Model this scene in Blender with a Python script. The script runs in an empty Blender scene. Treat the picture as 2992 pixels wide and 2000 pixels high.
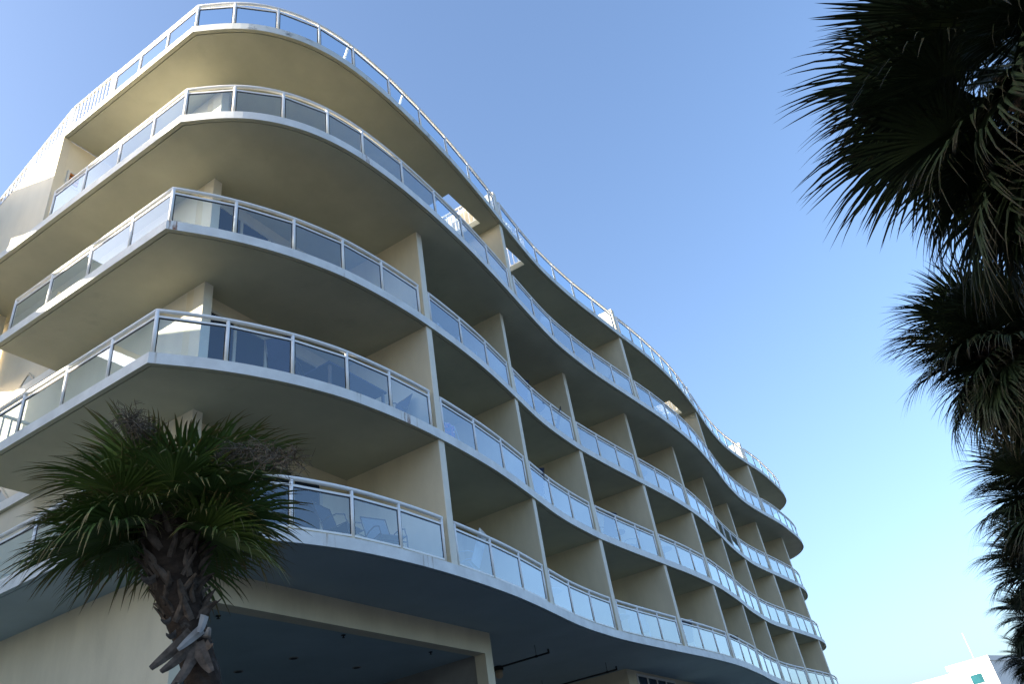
import bpy, bmesh, math, random
import numpy as np
from mathutils import Vector, Matrix, Euler
from mathutils.geometry import tessellate_polygon

random.seed(7)
PI = math.pi
SC = bpy.context.scene
COL = SC.collection
ZC = 1.65                                   # eye height of the camera above the ground

# ------------------------------------------------------------------ helpers
def tag(o, label=None, cat=None, group=None, kind=None):
    if label: o['label'] = label
    if cat: o['category'] = cat
    if group: o['group'] = group
    if kind: o['kind'] = kind
    return o

def empty(name, loc=(0, 0, 0), rz=0.0, parent=None):
    o = bpy.data.objects.new(name, None)
    COL.objects.link(o)
    o.location = loc
    o.rotation_euler = (0, 0, rz)
    o.empty_display_size = 0.2
    if parent: o.parent = parent
    return o

def obj(name, bm, mats, parent=None, smooth=False):
    me = bpy.data.meshes.new(name)
    bmesh.ops.recalc_face_normals(bm, faces=bm.faces)
    if smooth:
        for f in bm.faces: f.smooth = True
    bm.to_mesh(me); bm.free()
    for m in (mats if isinstance(mats, (list, tuple)) else [mats]): me.materials.append(m)
    o = bpy.data.objects.new(name, me)
    COL.objects.link(o)
    if parent: o.parent = parent
    return o

def copy_tree(o, parent=None):
    c = o.copy(); COL.objects.link(c); c.parent = parent
    for ch in list(o.children): copy_tree(ch, c)
    return c

def B(): return bmesh.new()

def box(bm, x0, x1, y0, y1, z0, z1, mi=0):
    v = [bm.verts.new(p) for p in ((x0,y0,z0),(x1,y0,z0),(x1,y1,z0),(x0,y1,z0),(x0,y0,z1),(x1,y0,z1),(x1,y1,z1),(x0,y1,z1))]
    for q in ((0,3,2,1),(4,5,6,7),(0,1,5,4),(1,2,6,5),(2,3,7,6),(3,0,4,7)):
        f = bm.faces.new([v[i] for i in q]); f.material_index = mi

def prism(bm, pts, z0, z1, mi=0):
    """extruded convex or concave polygon (no holes)"""
    a = [bm.verts.new((p[0], p[1], z0)) for p in pts]
    b = [bm.verts.new((p[0], p[1], z1)) for p in pts]
    n = len(pts)
    for i in range(n):
        f = bm.faces.new((a[i], a[(i+1) % n], b[(i+1) % n], b[i])); f.material_index = mi
    f1 = bm.faces.new(a[::-1]); f2 = bm.faces.new(b)
    f1.material_index = f2.material_index = mi

def bar(bm, p, q, w, h, mi=0):
    """rectangular bar from p to q, w across, h high"""
    p, q = Vector(p), Vector(q); d = (q-p).normalized()
    up = Vector((0, 0, 1)) if abs(d.z) < .95 else Vector((0, 1, 0))
    s = d.cross(up).normalized(); u = s.cross(d).normalized()
    vs = []
    for c in (p, q):
        for a, b in ((-1,-1),(1,-1),(1,1),(-1,1)): vs.append(bm.verts.new(c + s*(a*w/2) + u*(b*h/2)))
    for k in ((3,2,1,0),(4,5,6,7),(0,1,5,4),(1,2,6,5),(2,3,7,6),(3,0,4,7)):
        f = bm.faces.new([vs[i] for i in k]); f.material_index = mi

def tube(bm, pts, r, n=8, mi=0, cap=True):
    """round tube through points; r a number or one per point"""
    pts = [Vector(p) for p in pts]; rings = []
    for i, p in enumerate(pts):
        d = (pts[min(i+1, len(pts)-1)] - pts[max(i-1, 0)]).normalized()
        up = Vector((0, 0, 1)) if abs(d.z) < .9 else Vector((1, 0, 0))
        s = d.cross(up).normalized(); u = s.cross(d).normalized()
        rr = r[i] if isinstance(r, (list, tuple)) else r
        rings.append([bm.verts.new(p + s*(rr*math.cos(2*PI*k/n)) + u*(rr*math.sin(2*PI*k/n))) for k in range(n)])
    for a, b in zip(rings, rings[1:]):
        for k in range(n):
            f = bm.faces.new((a[k], a[(k+1) % n], b[(k+1) % n], b[k])); f.material_index = mi
    if cap:
        for rg in (rings[0][::-1], rings[-1]):
            f = bm.faces.new(rg); f.material_index = mi
    return rings

# ------------------------------------------------------------------ materials
def mat(name, col, rough=.6, noise=0.0, scale=3.0, bump=0.0, bscale=60.0, spec=.3, metal=0.0, stretch=None, stain=None):
    m = bpy.data.materials.new(name); m.use_nodes = True
    nt = m.node_tree; bs = nt.nodes['Principled BSDF']
    bs.inputs['Base Color'].default_value = (*col, 1)
    bs.inputs['Roughness'].default_value = rough
    bs.inputs['Metallic'].default_value = metal
    bs.inputs['Specular IOR Level'].default_value = spec
    L = nt.links.new
    tc = nt.nodes.new('ShaderNodeTexCoord')
    src = tc.outputs['Object']
    if stretch:
        mp = nt.nodes.new('ShaderNodeMapping'); mp.inputs['Scale'].default_value = stretch
        L(src, mp.inputs['Vector']); src = mp.outputs['Vector']
    if noise:
        nz = nt.nodes.new('ShaderNodeTexNoise'); nz.inputs['Scale'].default_value = scale
        nz.inputs['Detail'].default_value = 6; nz.inputs['Roughness'].default_value = .62
        L(src, nz.inputs['Vector'])
        mr = nt.nodes.new('ShaderNodeMapRange'); mr.inputs['From Min'].default_value = .3; mr.inputs['From Max'].default_value = .7
        mr.inputs['To Min'].default_value = 1-noise; mr.inputs['To Max'].default_value = 1+noise*.5
        L(nz.outputs['Fac'], mr.inputs['Value'])
        mx = nt.nodes.new('ShaderNodeMix'); mx.data_type = 'RGBA'; mx.blend_type = 'MULTIPLY'; mx.inputs['Factor'].default_value = 1
        mx.inputs['A'].default_value = (*col, 1)
        L(mr.outputs['Result'], mx.inputs['B'])
        last = mx.outputs['Result']
        if stain:
            n2 = nt.nodes.new('ShaderNodeTexNoise'); n2.inputs['Scale'].default_value = stain[1]; n2.inputs['Detail'].default_value = 8
            n2.inputs['Roughness'].default_value = .7
            L(tc.outputs['Object'], n2.inputs['Vector'])
            r2 = nt.nodes.new('ShaderNodeMapRange'); r2.inputs['From Min'].default_value = stain[2]; r2.inputs['From Max'].default_value = stain[2]+.1
            r2.inputs['To Max'].default_value = stain[3]
            L(n2.outputs['Fac'], r2.inputs['Value'])
            m2 = nt.nodes.new('ShaderNodeMix'); m2.data_type = 'RGBA'
            L(r2.outputs['Result'], m2.inputs['Factor']); L(last, m2.inputs['A']); m2.inputs['B'].default_value = (*stain[0], 1)
            last = m2.outputs['Result']
        L(last, bs.inputs['Base Color'])
    if bump:
        nb = nt.nodes.new('ShaderNodeTexNoise'); nb.inputs['Scale'].default_value = bscale; nb.inputs['Detail'].default_value = 4
        L(src, nb.inputs['Vector'])
        bp = nt.nodes.new('ShaderNodeBump'); bp.inputs['Strength'].default_value = bump; bp.inputs['Distance'].default_value = .01
        L(nb.outputs['Fac'], bp.inputs['Height']); L(bp.outputs['Normal'], bs.inputs['Normal'])
    return m

def glass_mat(name, tint, ior=1.5, rough=0.0, haze=0.0, hazecol=(.6,.7,.75)):
    m = bpy.data.materials.new(name); m.use_nodes = True
    nt = m.node_tree; nt.nodes.clear(); L = nt.links.new
    out = nt.nodes.new('ShaderNodeOutputMaterial')
    tr = nt.nodes.new('ShaderNodeBsdfTransparent'); tr.inputs['Color'].default_value = (*tint, 1)
    gl = nt.nodes.new('ShaderNodeBsdfGlossy'); gl.inputs['Roughness'].default_value = rough
    gl.inputs['Color'].default_value = (.84, .93, 1, 1)
    fr = nt.nodes.new('ShaderNodeFresnel'); fr.inputs['IOR'].default_value = ior
    # slight waviness of toughened glass
    tc = nt.nodes.new('ShaderNodeTexCoord'); nz = nt.nodes.new('ShaderNodeTexNoise'); nz.inputs['Scale'].default_value = 1.3
    L(tc.outputs['Object'], nz.inputs['Vector'])
    bp = nt.nodes.new('ShaderNodeBump'); bp.inputs['Strength'].default_value = .03; bp.inputs['Distance'].default_value = .05
    L(nz.outputs['Fac'], bp.inputs['Height']); L(bp.outputs['Normal'], gl.inputs['Normal'])
    mx = nt.nodes.new('ShaderNodeMixShader')
    ge = nt.nodes.new('ShaderNodeNewGeometry'); fa = nt.nodes.new('ShaderNodeMath'); fa.operation = 'SUBTRACT'; fa.inputs[0].default_value = 1
    fb_ = nt.nodes.new('ShaderNodeMath'); fb_.operation = 'MULTIPLY'      # only the outer face mirrors, the exit face just passes light on
    lw = nt.nodes.new('ShaderNodeLayerWeight'); lw.inputs['Blend'].default_value = .5      # solar coating: stronger mirror at a slant
    pw = nt.nodes.new('ShaderNodeMath'); pw.operation = 'POWER'; pw.inputs[1].default_value = 2.4; L(lw.outputs['Facing'], pw.inputs[0])
    ma = nt.nodes.new('ShaderNodeMath'); ma.operation = 'MULTIPLY_ADD'; ma.inputs[1].default_value = .48; ma.use_clamp = True
    L(pw.outputs['Value'], ma.inputs[0]); L(fr.outputs['Fac'], ma.inputs[2])
    L(ge.outputs['Backfacing'], fa.inputs[1]); L(fa.outputs['Value'], fb_.inputs[0]); L(ma.outputs['Value'], fb_.inputs[1])
    L(fb_.outputs['Value'], mx.inputs['Fac'])
    if haze:
        df = nt.nodes.new('ShaderNodeBsdfDiffuse'); df.inputs['Color'].default_value = (*hazecol, 1)
        m0 = nt.nodes.new('ShaderNodeMixShader'); m0.inputs['Fac'].default_value = haze
        L(tr.outputs['BSDF'], m0.inputs[1]); L(df.outputs['BSDF'], m0.inputs[2]); L(m0.outputs['Shader'], mx.inputs[1])
    else:
        L(tr.outputs['BSDF'], mx.inputs[1])
    L(gl.outputs['BSDF'], mx.inputs[2]); L(mx.outputs['Shader'], out.inputs['Surface'])
    return m

def stain_mat(name, col, scale=(18, 18, 4), thr=.5, strength=.75):
    """a stain decal: noise-edged streaks, clear between them"""
    m = bpy.data.materials.new(name); m.use_nodes = True
    nt = m.node_tree; bs = nt.nodes['Principled BSDF']; L = nt.links.new
    bs.inputs['Base Color'].default_value = (*col, 1); bs.inputs['Roughness'].default_value = .9
    tc = nt.nodes.new('ShaderNodeTexCoord'); mp = nt.nodes.new('ShaderNodeMapping'); mp.inputs['Scale'].default_value = scale
    L(tc.outputs['Object'], mp.inputs['Vector'])
    nz = nt.nodes.new('ShaderNodeTexNoise'); nz.inputs['Scale'].default_value = 1.0; nz.inputs['Detail'].default_value = 5
    L(mp.outputs['Vector'], nz.inputs['Vector'])
    mr = nt.nodes.new('ShaderNodeMapRange'); mr.inputs['From Min'].default_value = thr; mr.inputs['From Max'].default_value = thr+.2
    mr.inputs['To Max'].default_value = strength
    L(nz.outputs['Fac'], mr.inputs['Value']); L(mr.outputs['Result'], bs.inputs['Alpha'])
    return m

def leaf_mat(name, col, dead, tipcol):
    m = bpy.data.materials.new(name); m.use_nodes = True
    nt = m.node_tree; bs = nt.nodes['Principled BSDF']; L = nt.links.new
    bs.inputs['Roughness'].default_value = .5; bs.inputs['Specular IOR Level'].default_value = .25
    at = nt.nodes.new('ShaderNodeAttribute'); at.attribute_name = 'along'
    oi = nt.nodes.new('ShaderNodeObjectInfo')
    tc = nt.nodes.new('ShaderNodeTexCoord'); nz = nt.nodes.new('ShaderNodeTexNoise'); nz.inputs['Scale'].default_value = 5
    L(tc.outputs['Object'], nz.inputs['Vector'])
    a = nt.nodes.new('ShaderNodeMix'); a.data_type = 'RGBA'
    a.inputs['A'].default_value = (*col, 1); a.inputs['B'].default_value = (col[0]*1.6, col[1]*1.35, col[2]*1.1, 1)
    ad = nt.nodes.new('ShaderNodeMath'); ad.operation = 'MULTIPLY'
    L(nz.outputs['Fac'], ad.inputs[0]); L(oi.outputs['Random'], ad.inputs[1]); 
    m2 = nt.nodes.new('ShaderNodeMath'); m2.operation = 'MULTIPLY'; m2.inputs[1].default_value = 1.6; m2.use_clamp = True
    L(ad.outputs['Value'], m2.inputs[0]); L(m2.outputs['Value'], a.inputs['Factor'])
    tp = nt.nodes.new('ShaderNodeMapRange'); tp.inputs['From Min'].default_value = .72; tp.inputs['From Max'].default_value = .93
    sm = nt.nodes.new('ShaderNodeMath'); sm.operation = 'ADD'
    n3 = nt.nodes.new('ShaderNodeTexNoise'); n3.inputs['Scale'].default_value = 9; L(tc.outputs['Object'], n3.inputs['Vector'])
    m3 = nt.nodes.new('ShaderNodeMath'); m3.operation = 'MULTIPLY_ADD'; m3.inputs[1].default_value = .5; m3.inputs[2].default_value = -.25
    L(n3.outputs['Fac'], m3.inputs[0]); L(at.outputs['Fac'], sm.inputs[0]); L(m3.outputs['Value'], sm.inputs[1])
    L(sm.outputs['Value'], tp.inputs['Value'])
    c = nt.nodes.new('ShaderNodeMix'); c.data_type = 'RGBA'
    L(tp.outputs['Result'], c.inputs['Factor']); L(a.outputs['Result'], c.inputs['A']); c.inputs['B'].default_value = (*tipcol, 1)
    L(c.outputs['Result'], bs.inputs['Base Color'])
    return m

M = {}
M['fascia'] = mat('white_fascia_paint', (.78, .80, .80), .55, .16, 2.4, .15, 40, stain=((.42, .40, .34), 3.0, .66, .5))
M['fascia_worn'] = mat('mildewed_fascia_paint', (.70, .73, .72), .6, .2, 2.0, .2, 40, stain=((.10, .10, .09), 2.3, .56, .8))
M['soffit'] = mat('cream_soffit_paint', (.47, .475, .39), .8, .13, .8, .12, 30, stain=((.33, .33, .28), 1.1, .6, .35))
M['soffit_low'] = mat('blue_grey_soffit', (.42, .53, .58), .8, .10, .7, .12, 30)  # bluer than the upper soffits; lowest slab and entrance ceiling
M['deck'] = mat('sand_deck_coating', (.78, .64, .36), .8, .12, 4, .1, 60)
M['stucco'] = mat('cream_stucco', (.74, .67, .51), .85, .12, 1.6, .25, 55, stretch=(1, 1, .35))
M['stucco_pale'] = mat('pale_cream_stucco', (.78, .73, .61), .85, .10, 1.3, .25, 55, stretch=(1, 1, .35))
M['trim'] = mat('light_stucco_edge', (.80, .77, .68), .8, .08, 3, .2, 55)
M['white_metal'] = mat('white_powder_coat', (.87, .88, .89), .38, .06, 6, spec=.45)
M['glass'] = glass_mat('blue_tinted_railing_glass', (.87, .94, .985), 2.1, 0, 0)
M['door_glass'] = mat('dark_navy_door_glass', (.012, .024, .05), .06, 0, spec=.5)
M['gasket'] = mat('black_rubber_gasket', (.03, .03, .035), .6, .1, 5)
M['door_frame'] = mat('tan_door_frame', (.62, .58, .50), .5, .06, 5)
M['white_frame'] = mat('white_window_frame', (.76, .76, .74), .45, .05, 5)
M['teal_glass'] = mat('teal_window_glass', (.02, .09, .12), .9, .2, .8, spec=.02)
M['far_white'] = mat('white_far_stucco', (.80, .80, .78), .8, .05, .3)
M['dark'] = mat('black_iron', (.015, .016, .018), .55, .2, 5)
M['concrete'] = mat('raw_concrete', (.34, .33, .31), .9, .15, 2, .2, 30)
M['asphalt'] = mat('asphalt', (.07, .075, .08), .92, .3, 1.5, .4, 120)
M['rust'] = stain_mat('rust_stain', (.28, .10, .03))
M['rust_thin'] = stain_mat('pale_rust_stain', (.45, .27, .10), (16, 16, 1.2), .56, .5)

# ------------------------------------------------------------------ the building's plan
# X runs along the balcony front, -Y is outwards, the near corner of the building is the origin.
A_PTS = [(0,0),(.35,-.23),(.6,-.41),(.9,-.57),(1.2,-.73),(1.6,-.91),(2.05,-1.09),(2.5,-1.23),(3,-1.37),(3.6,-1.47),(4.3,-1.55),(5.1,-1.6),(5.75,-1.61),
 (6.6,-1.6),(7.3,-1.57),(8,-1.53),(8.8,-1.45),(9.8,-1.33),(10.6,-1.22),(11.6,-1.09),(12.6,-1.01),(13.6,-.98),(14.5,-.97),(15.5,-1.01),(16.7,-1.08),
 (18.1,-1.18),(19.5,-1.28),(21,-1.38),(22.2,-1.425),(23.3,-1.44),(24.5,-1.41),(25.5,-1.35),(27.2,-1.24),(29.2,-1.04),(31,-.93),(32.5,-.87),(33.5,-.86),
 (34.4,-.9),(36.3,-1.03),(38.4,-1.2),(39.7,-1.28),(40.9,-1.34),(42.3,-1.31),(43.4,-1.17),(44.2,-.97),(44.75,-.72),(45.1,-.38),(45.25,.1)]
B_PTS = [(0,0),(.17,-.28),(.36,-.6),(.58,-.89),(.82,-1.15),(1.1,-1.38),(1.42,-1.59),(1.85,-1.81),(2.32,-1.97),(2.8,-2.09),(3.4,-2.17),(4.15,-2.23),(5,-2.25),
 (5.93,-2.24),(6.8,-2.21),(7.6,-2.16),(8.3,-2.1),(9.2,-2.02),(10,-1.93),(10.7,-1.86),(11.6,-1.77),(12.6,-1.69),(13.4,-1.67),(14.3,-1.68),(15.5,-1.72),
 (16.6,-1.8),(17.7,-1.89),(18.7,-1.965),(19.7,-2.05),(21,-2.13),(22.3,-2.17),(23.3,-2.18),(24.4,-2.155),(26,-2.05),(27.5,-1.92),(29.6,-1.7),(31.2,-1.6),
 (32.5,-1.56),(33.9,-1.6),(36,-1.76),(38.2,-1.95),(40,-2.0),(42.1,-2.0),(43.6,-1.9),(44.4,-1.76),(45.1,-1.46),(45.7,-1.05),(46.2,-.45),(46.35,.15)]

def catmull(P, step=.16):
    P = [np.array(p, float) for p in P]
    P = [2*P[0]-P[1]] + P + [2*P[-1]-P[-2]]
    out = []
    for i in range(1, len(P)-2):
        p0, p1, p2, p3 = P[i-1:i+3]
        t = [0.0]
        for a, b in ((p0,p1),(p1,p2),(p2,p3)): t.append(t[-1] + max(np.linalg.norm(b-a), 1e-6)**.5)
        n = max(1, int(round(np.linalg.norm(p2-p1)/step)))
        for k in range(n):
            tt = t[1] + (t[2]-t[1])*k/n
            a1 = (t[1]-tt)/(t[1]-t[0])*p0 + (tt-t[0])/(t[1]-t[0])*p1
            a2 = (t[2]-tt)/(t[2]-t[1])*p1 + (tt-t[1])/(t[2]-t[1])*p2
            a3 = (t[3]-tt)/(t[3]-t[2])*p2 + (tt-t[2])/(t[3]-t[2])*p3
            b1 = (t[2]-tt)/(t[2]-t[0])*a1 + (tt-t[0])/(t[2]-t[0])*a2
            b2 = (t[3]-tt)/(t[3]-t[1])*a2 + (tt-t[1])/(t[3]-t[1])*a3
            out.append((t[2]-tt)/(t[2]-t[1])*b1 + (tt-t[1])/(t[2]-t[1])*b2)
    out.append(P[-2])
    return np.array(out)

def smooth(C, n=6):
    C = C.copy()
    for _ in range(n): C[1:-1] = .25*C[:-2] + .5*C[1:-1] + .25*C[2:]
    return C
CUR = {'A': smooth(catmull(A_PTS)), 'B': smooth(catmull(B_PTS))}

def offset(path, d):
    """offset an open polyline to its left side (into the slab) by d, mitred"""
    path = np.array(path); n = len(path); out = []
    for i in range(n):
        t0 = path[i]-path[i-1] if i > 0 else path[1]-path[0]
        t1 = path[i+1]-path[i] if i < n-1 else path[-1]-path[-2]
        t0 = t0/np.linalg.norm(t0); t1 = t1/np.linalg.norm(t1)
        n0 = np.array([-t0[1], t0[0]]); n1 = np.array([-t1[1], t1[0]])
        m = n0+n1; m = m/np.linalg.norm(m)
        out.append(path[i] + m*d/max(.35, m@n1))
    return np.array(out)

def full_path(k, uend):
    """slab edge: down the end face to the corner, then along the wavy front"""
    side = np.array([[0, u] for u in np.arange(uend, .2, -.5)])
    return np.vstack([side, CUR[k]])

def front_y(k, x, d=0.0):
    C = CUR[k] if d == 0 else offset(full_path(k, 5.4), d)
    C = C[C[:, 0] < 45.0]
    C = C[np.argmax(C[:, 1] <= C[:, 1]):]
    j = np.argsort(C[:, 0]); C = C[j]
    return float(np.interp(x, C[:, 0], C[:, 1]))

ZS = {1: 4.60+ZC, 2: 7.5025+ZC, 3: 10.4525+ZC, 4: 13.4025+ZC, 5: 16.50+ZC}   # soffits
TH = .215
KEY = {1: 'A', 2: 'A', 3: 'A', 4: 'B', 5: 'B'}
UEND = {1: 5.4, 2: 5.4, 3: 5.4, 4: 12.0, 5: 4.715}

hotel = empty('hotel_building', (0, 0, 0))
tag(hotel, 'cream hotel block with five tiers of wavy white glass railed balconies', 'building')

# ------------------------------------------------------------------ slabs
def fill(bm, loops, z, mi):
    """planar fill of outer loop with holes"""
    idx = []; co = []
    for lp in loops: co.append([Vector((p[0], p[1], 0)) for p in lp])
    flat = [v for lp in co for v in lp]
    vs = [bm.verts.new((v.x, v.y, z)) for v in flat]
    for t in tessellate_polygon(co):
        try:
            f = bm.faces.new([vs[i] for i in t]); f.material_index = mi
        except ValueError: pass
    return vs

HOLES = [(7.9, 9.56, -1.40, .1), (10.62, 12.24, -1.40, .1), (25.35, 26.98, -1.33, -.5), (28.0, 29.6, -1.25, -.5)]

def slab(n):
    path = full_path(KEY[n], UEND[n]); z0 = ZS[n]; z1 = z0+TH
    xe = path[-1][0]
    bx = 1.64 if n == 5 else 1.35
    back = [(xe, 12.0), (bx, 12.0), (bx, UEND[n])] if UEND[n] < 12 else [(xe, 12.0)]
    o1 = offset(path, .085); o2 = offset(path, .105)
    o1[0] = (o1[0][0], UEND[n]); o2[0] = (o2[0][0], UEND[n])
    bm = B()
    fm = 0
    def strip(P, za, Q, zb, mi):
        a = [bm.verts.new((*p, za)) for p in P]; b = [bm.verts.new((*q, zb)) for q in Q]
        for i in range(len(P)-1):
            f = bm.faces.new((a[i], a[i+1], b[i+1], b[i])); f.material_index = mi
    strip(path, z0, path, z1, fm)
    strip(path, z0, o1, z0, 1)
    strip(o1, z0, o1, z0+.03, 1)
    strip(o1, z0+.03, o2, z0+.03, 1)
    strip(o2, z0+.03, o2, z0, 1)
    holes = [[(a, c), (b, c), (b, d), (a, d)] for a, b, c, d in HOLES] if n == 5 else []
    fill(bm, [list(map(tuple, o2)) + back] + [h[::-1] for h in holes], z0, 1)
    fill(bm, [list(map(tuple, path)) + back] + [h[::-1] for h in holes], z1, 2)
    rim = [tuple(path[-1])] + back + [tuple(path[0])]
    strip(rim, z0, rim, z1, fm)
    for h in holes: strip(h+h[:1], z0, h+h[:1], z1, 1)
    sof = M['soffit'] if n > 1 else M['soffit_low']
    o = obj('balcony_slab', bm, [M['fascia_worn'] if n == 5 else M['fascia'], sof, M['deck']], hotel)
    return o
slabs = {n: slab(n) for n in range(1, 6)}

def edge_decal(n, x0, x1, m, z0=None, z1=None, name='rust_stain', d=-.004):
    C = offset(full_path(KEY[n], 2), d); P = [p for p in C if x0 <= p[0] <= x1 and p[1] < .02]
    P = [np.array([x0, np.interp(x0, C[3:200, 0], C[3:200, 1])])] + P + [np.array([x1, np.interp(x1, C[3:200, 0], C[3:200, 1])])]
    za = ZS[n]+.002 if z0 is None else z0; zb = ZS[n]+TH+.003 if z1 is None else z1
    bm = B()
    a = [bm.verts.new((*p, za)) for p in P]; b = [bm.verts.new((*p, zb)) for p in P]
    for i in range(len(P)-1): bm.faces.new((a[i], a[i+1], b[i+1], b[i]))
    return obj(name, bm, m, slabs[n])
edge_decal(4, 3.1, 3.42, M['rust'])
edge_decal(3, .01, .16, M['rust']); edge_decal(3, 3.0, 3.3, M['rust_thin']); edge_decal(3, 8.7, 8.9, M['rust_thin'])
edge_decal(2, 4.5, 5.05, M['rust_thin']); edge_decal(2, 4.62, 4.80, M['rust']); edge_decal(2, .02, .2, M['rust_thin']); edge_decal(2, 3.3, 3.6, M['rust_thin'])
edge_decal(1, 4.7, 5.1, M['rust_thin']); edge_decal(1, 18.0, 18.16, M['rust']); edge_decal(1, 2.6, 2.9, M['rust_thin'])
edge_decal(5, 6.6, 6.95, M['rust'])

# ------------------------------------------------------------------ partition walls
WX = [5.76+4.39*i for i in range(9)]
PX = [9.99, 18.72, 27.44, 36.17]
def partition(n, x, k, rec, depth=1.0, top=None, name='partition_wall'):
    z0 = ZS[n]+TH-.005; z1 = (ZS[n+1]+.006) if top is None else top
    w = .21; bm = B()
    ya, yb = front_y(k, x)+rec, front_y(k, x+w)+rec
    prism(bm, [(x, ya), (x+w, yb), (x+w, depth), (x, depth)], z0, z1)
    bmesh.ops.bevel(bm, geom=[e for e in bm.edges if abs(e.verts[0].co.z-e.verts[1].co.z) > 1 and e.verts[0].co.y < 0], offset=.012, segments=1, affect='EDGES')
    for f in bm.faces:
        if f.normal.y < -.7 or (f.calc_center_median().y < min(ya, yb)+.02): f.material_index = 1
    return obj(name, bm, [M['stucco'], M['trim']], hotel)
for n in (1, 2, 3):
    for x in WX: partition(n, x, 'A', .05)
for x in PX: partition(4, x, 'B', .09)
for x in PX:                                             # roof terrace dividers
    partition(5, x, 'B', .10, depth=1.2, top=ZS[5]+TH+1.22, name='terrace_divider')

# ------------------------------------------------------------------ walls behind the balconies
DOOR_H = 2.42
for n in (1, 2, 3, 4):
    z0 = ZS[n]+TH-.004; z1 = ZS[n+1]+.005
    bm = B(); box(bm, 1.44, 45.0, 1.0, 1.2, z0, z1); obj('rear_wall', bm, M['stucco'], hotel)
    bm = B(); box(bm, 1.44, 1.65, .69, .998, z0, z1)
    for f in bm.faces:
        f.material_index = 1 if f.calc_center_median().y < .7 else 0
    obj('corner_pier', bm, [M['stucco_pale'], M['trim']], hotel)
    ye = 4.715 if n == 4 else 12.0
    bm = B(); box(bm, 1.44, 1.64, 1.202, ye, z0, z1); obj('end_wall', bm, M['stucco_pale'], hotel)
    bm = B(); box(bm, 44.8, 45.0, 1.202, 11.5, z0, z1); obj('end_wall', bm, M['stucco_pale'], hotel)

def sliding_door(x0, x1, n, lights):
    """frame, mullions and dark panes standing 3 cm proud of the rear wall"""
    z0 = ZS[n]+TH+.003; z1 = z0+DOOR_H-.02; y = .995
    bm = B(); w = .07
    box(bm, x0, x1, y-.05, y, z1-w, z1); box(bm, x0, x1, y-.05, y, z0, z0+.05)
    xs = [x0 + (x1-x0)*i/lights for i in range(lights+1)]
    for i, x in enumerate(xs):
        xx = min(max(x, x0+w/2), x1-w/2)
        box(bm, xx-w/2, xx+w/2, y-.045, y-.002, z0+.05, z1-w)
    d = obj('sliding_door', bm, M['door_frame'], hotel)
    for a, b in zip(xs, xs[1:]):
        bm = B(); box(bm, a+w/2, b-w/2, y-.02, y-.004, z0+.05, z1-w)
        obj('door_pane', bm, M['door_glass'], d)
    return d
for n in (1, 2, 3):
    for i, x in enumerate([1.65]+[w+.7 for w in WX]):
        sliding_door(x, (x+3.3) if i == 0 else x+2.6, n, 4 if i == 0 else 2)
sliding_door(1.66, 4.9, 4, 4)
for x in (6.2, 11.2, 15, 20, 24, 28.6, 32.5, 37.5, 41): sliding_door(x, x+2.7, 4, 2)

# ------------------------------------------------------------------ railings
RH = .955
def railing(n, stations, path=None, name='balcony_railing', bottom=True, inset=.09):
    """stations: (x, y) points of the posts in order along the edge"""
    z = ZS[n]+TH
    r = empty('balcony_railing', (0, 0, 0), 0, hotel)
    r.name = name
    P = [np.array(s) for s in stations]
    # handrail follows the curve
    bm = B(); tube(bm, [(p[0], p[1], z+RH-.038) for p in path], .040, 10)
    obj('handrail', bm, M['white_metal'], r, smooth=True)
    bm = B()
    for a, b in zip(P, P[1:]):
        bar(bm, (*a, z+RH-.165), (*b, z+RH-.165), .035, .04)
    obj('mid_rail', bm, M['white_metal'], r)
    bm = B()
    zb0 = .075 if n == 1 else .03      # upper tiers: the rail sits down on the slab
    for a, b in zip(P, P[1:]): bar(bm, (*a, z+zb0), (*b, z+zb0), .035, .035)
    obj('bottom_rail', bm, M['white_metal'], r)
    for a in P:
        bm = B(); tube(bm, [(*a, z), (*a, z+RH-.05)], .034, 10)
        obj('post', bm, M['white_metal'], r, smooth=True)
    for a, b in zip(P, P[1:]):
        d = (b-a)/np.linalg.norm(b-a); q = np.array([-d[1], d[0]])
        a2, b2 = a+d*.036, b-d*.036
        bm = B()
        prism(bm, [a2-q*.005, b2-q*.005, b2+q*.005, a2+q*.005], z+zb0+.019, z+RH-.186)
        L_ = np.linalg.norm(b2-a2); zt_, zb2 = z+RH-.186, z+zb0+.019
        def strip(s0, s1, zz0, zz1):
            p0, p1 = a2+d*s0, a2+d*s1
            prism(bm, [p0-q*.008, p1-q*.008, p1+q*.008, p0+q*.008], zz0, zz1, 1)
        strip(0, L_, zt_-.022, zt_+.001); strip(-.002, .016, zb2, zt_-.022); strip(L_-.016, L_+.002, zb2, zt_-.022)
        obj('glass_pane', bm, [M['glass'], M['gasket']], r)
    return r

def cut_path(k, uend, inset, pred):
    return [p for p in offset(full_path(k, uend), inset) if pred(p)]
INS = .09
def front_pts(k, xs):
    C = offset(full_path(k, 5.4), INS); C = C[np.argmin(np.abs(C[:, 0]-.1)+np.abs(C[:, 1]-.05)):]
    m = int(np.argmax(C[:, 0])); C = C[:m]
    return [(x, float(np.interp(x, C[:, 0], C[:, 1]))) for x in xs]
def front_run(k, x0, x1):
    C = offset(full_path(k, 5.4), INS); C = C[np.argmin(np.abs(C[:, 0]-.1)+np.abs(C[:, 1]-.05)):]
    m = int(np.argmax(C[:, 0])); C = C[:m]
    xs = [x0] + [x for x in np.arange(x0, x1, .14)[1:]] + [x1]
    return [(x, float(np.interp(x, C[:, 0], C[:, 1]))) for x in xs]
def corner_pt(k):
    o = offset(full_path(k, 5.4), INS); return tuple(o[np.argmin(np.abs(o[:, 0]-.1)+np.abs(o[:, 1]-.05))])

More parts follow.
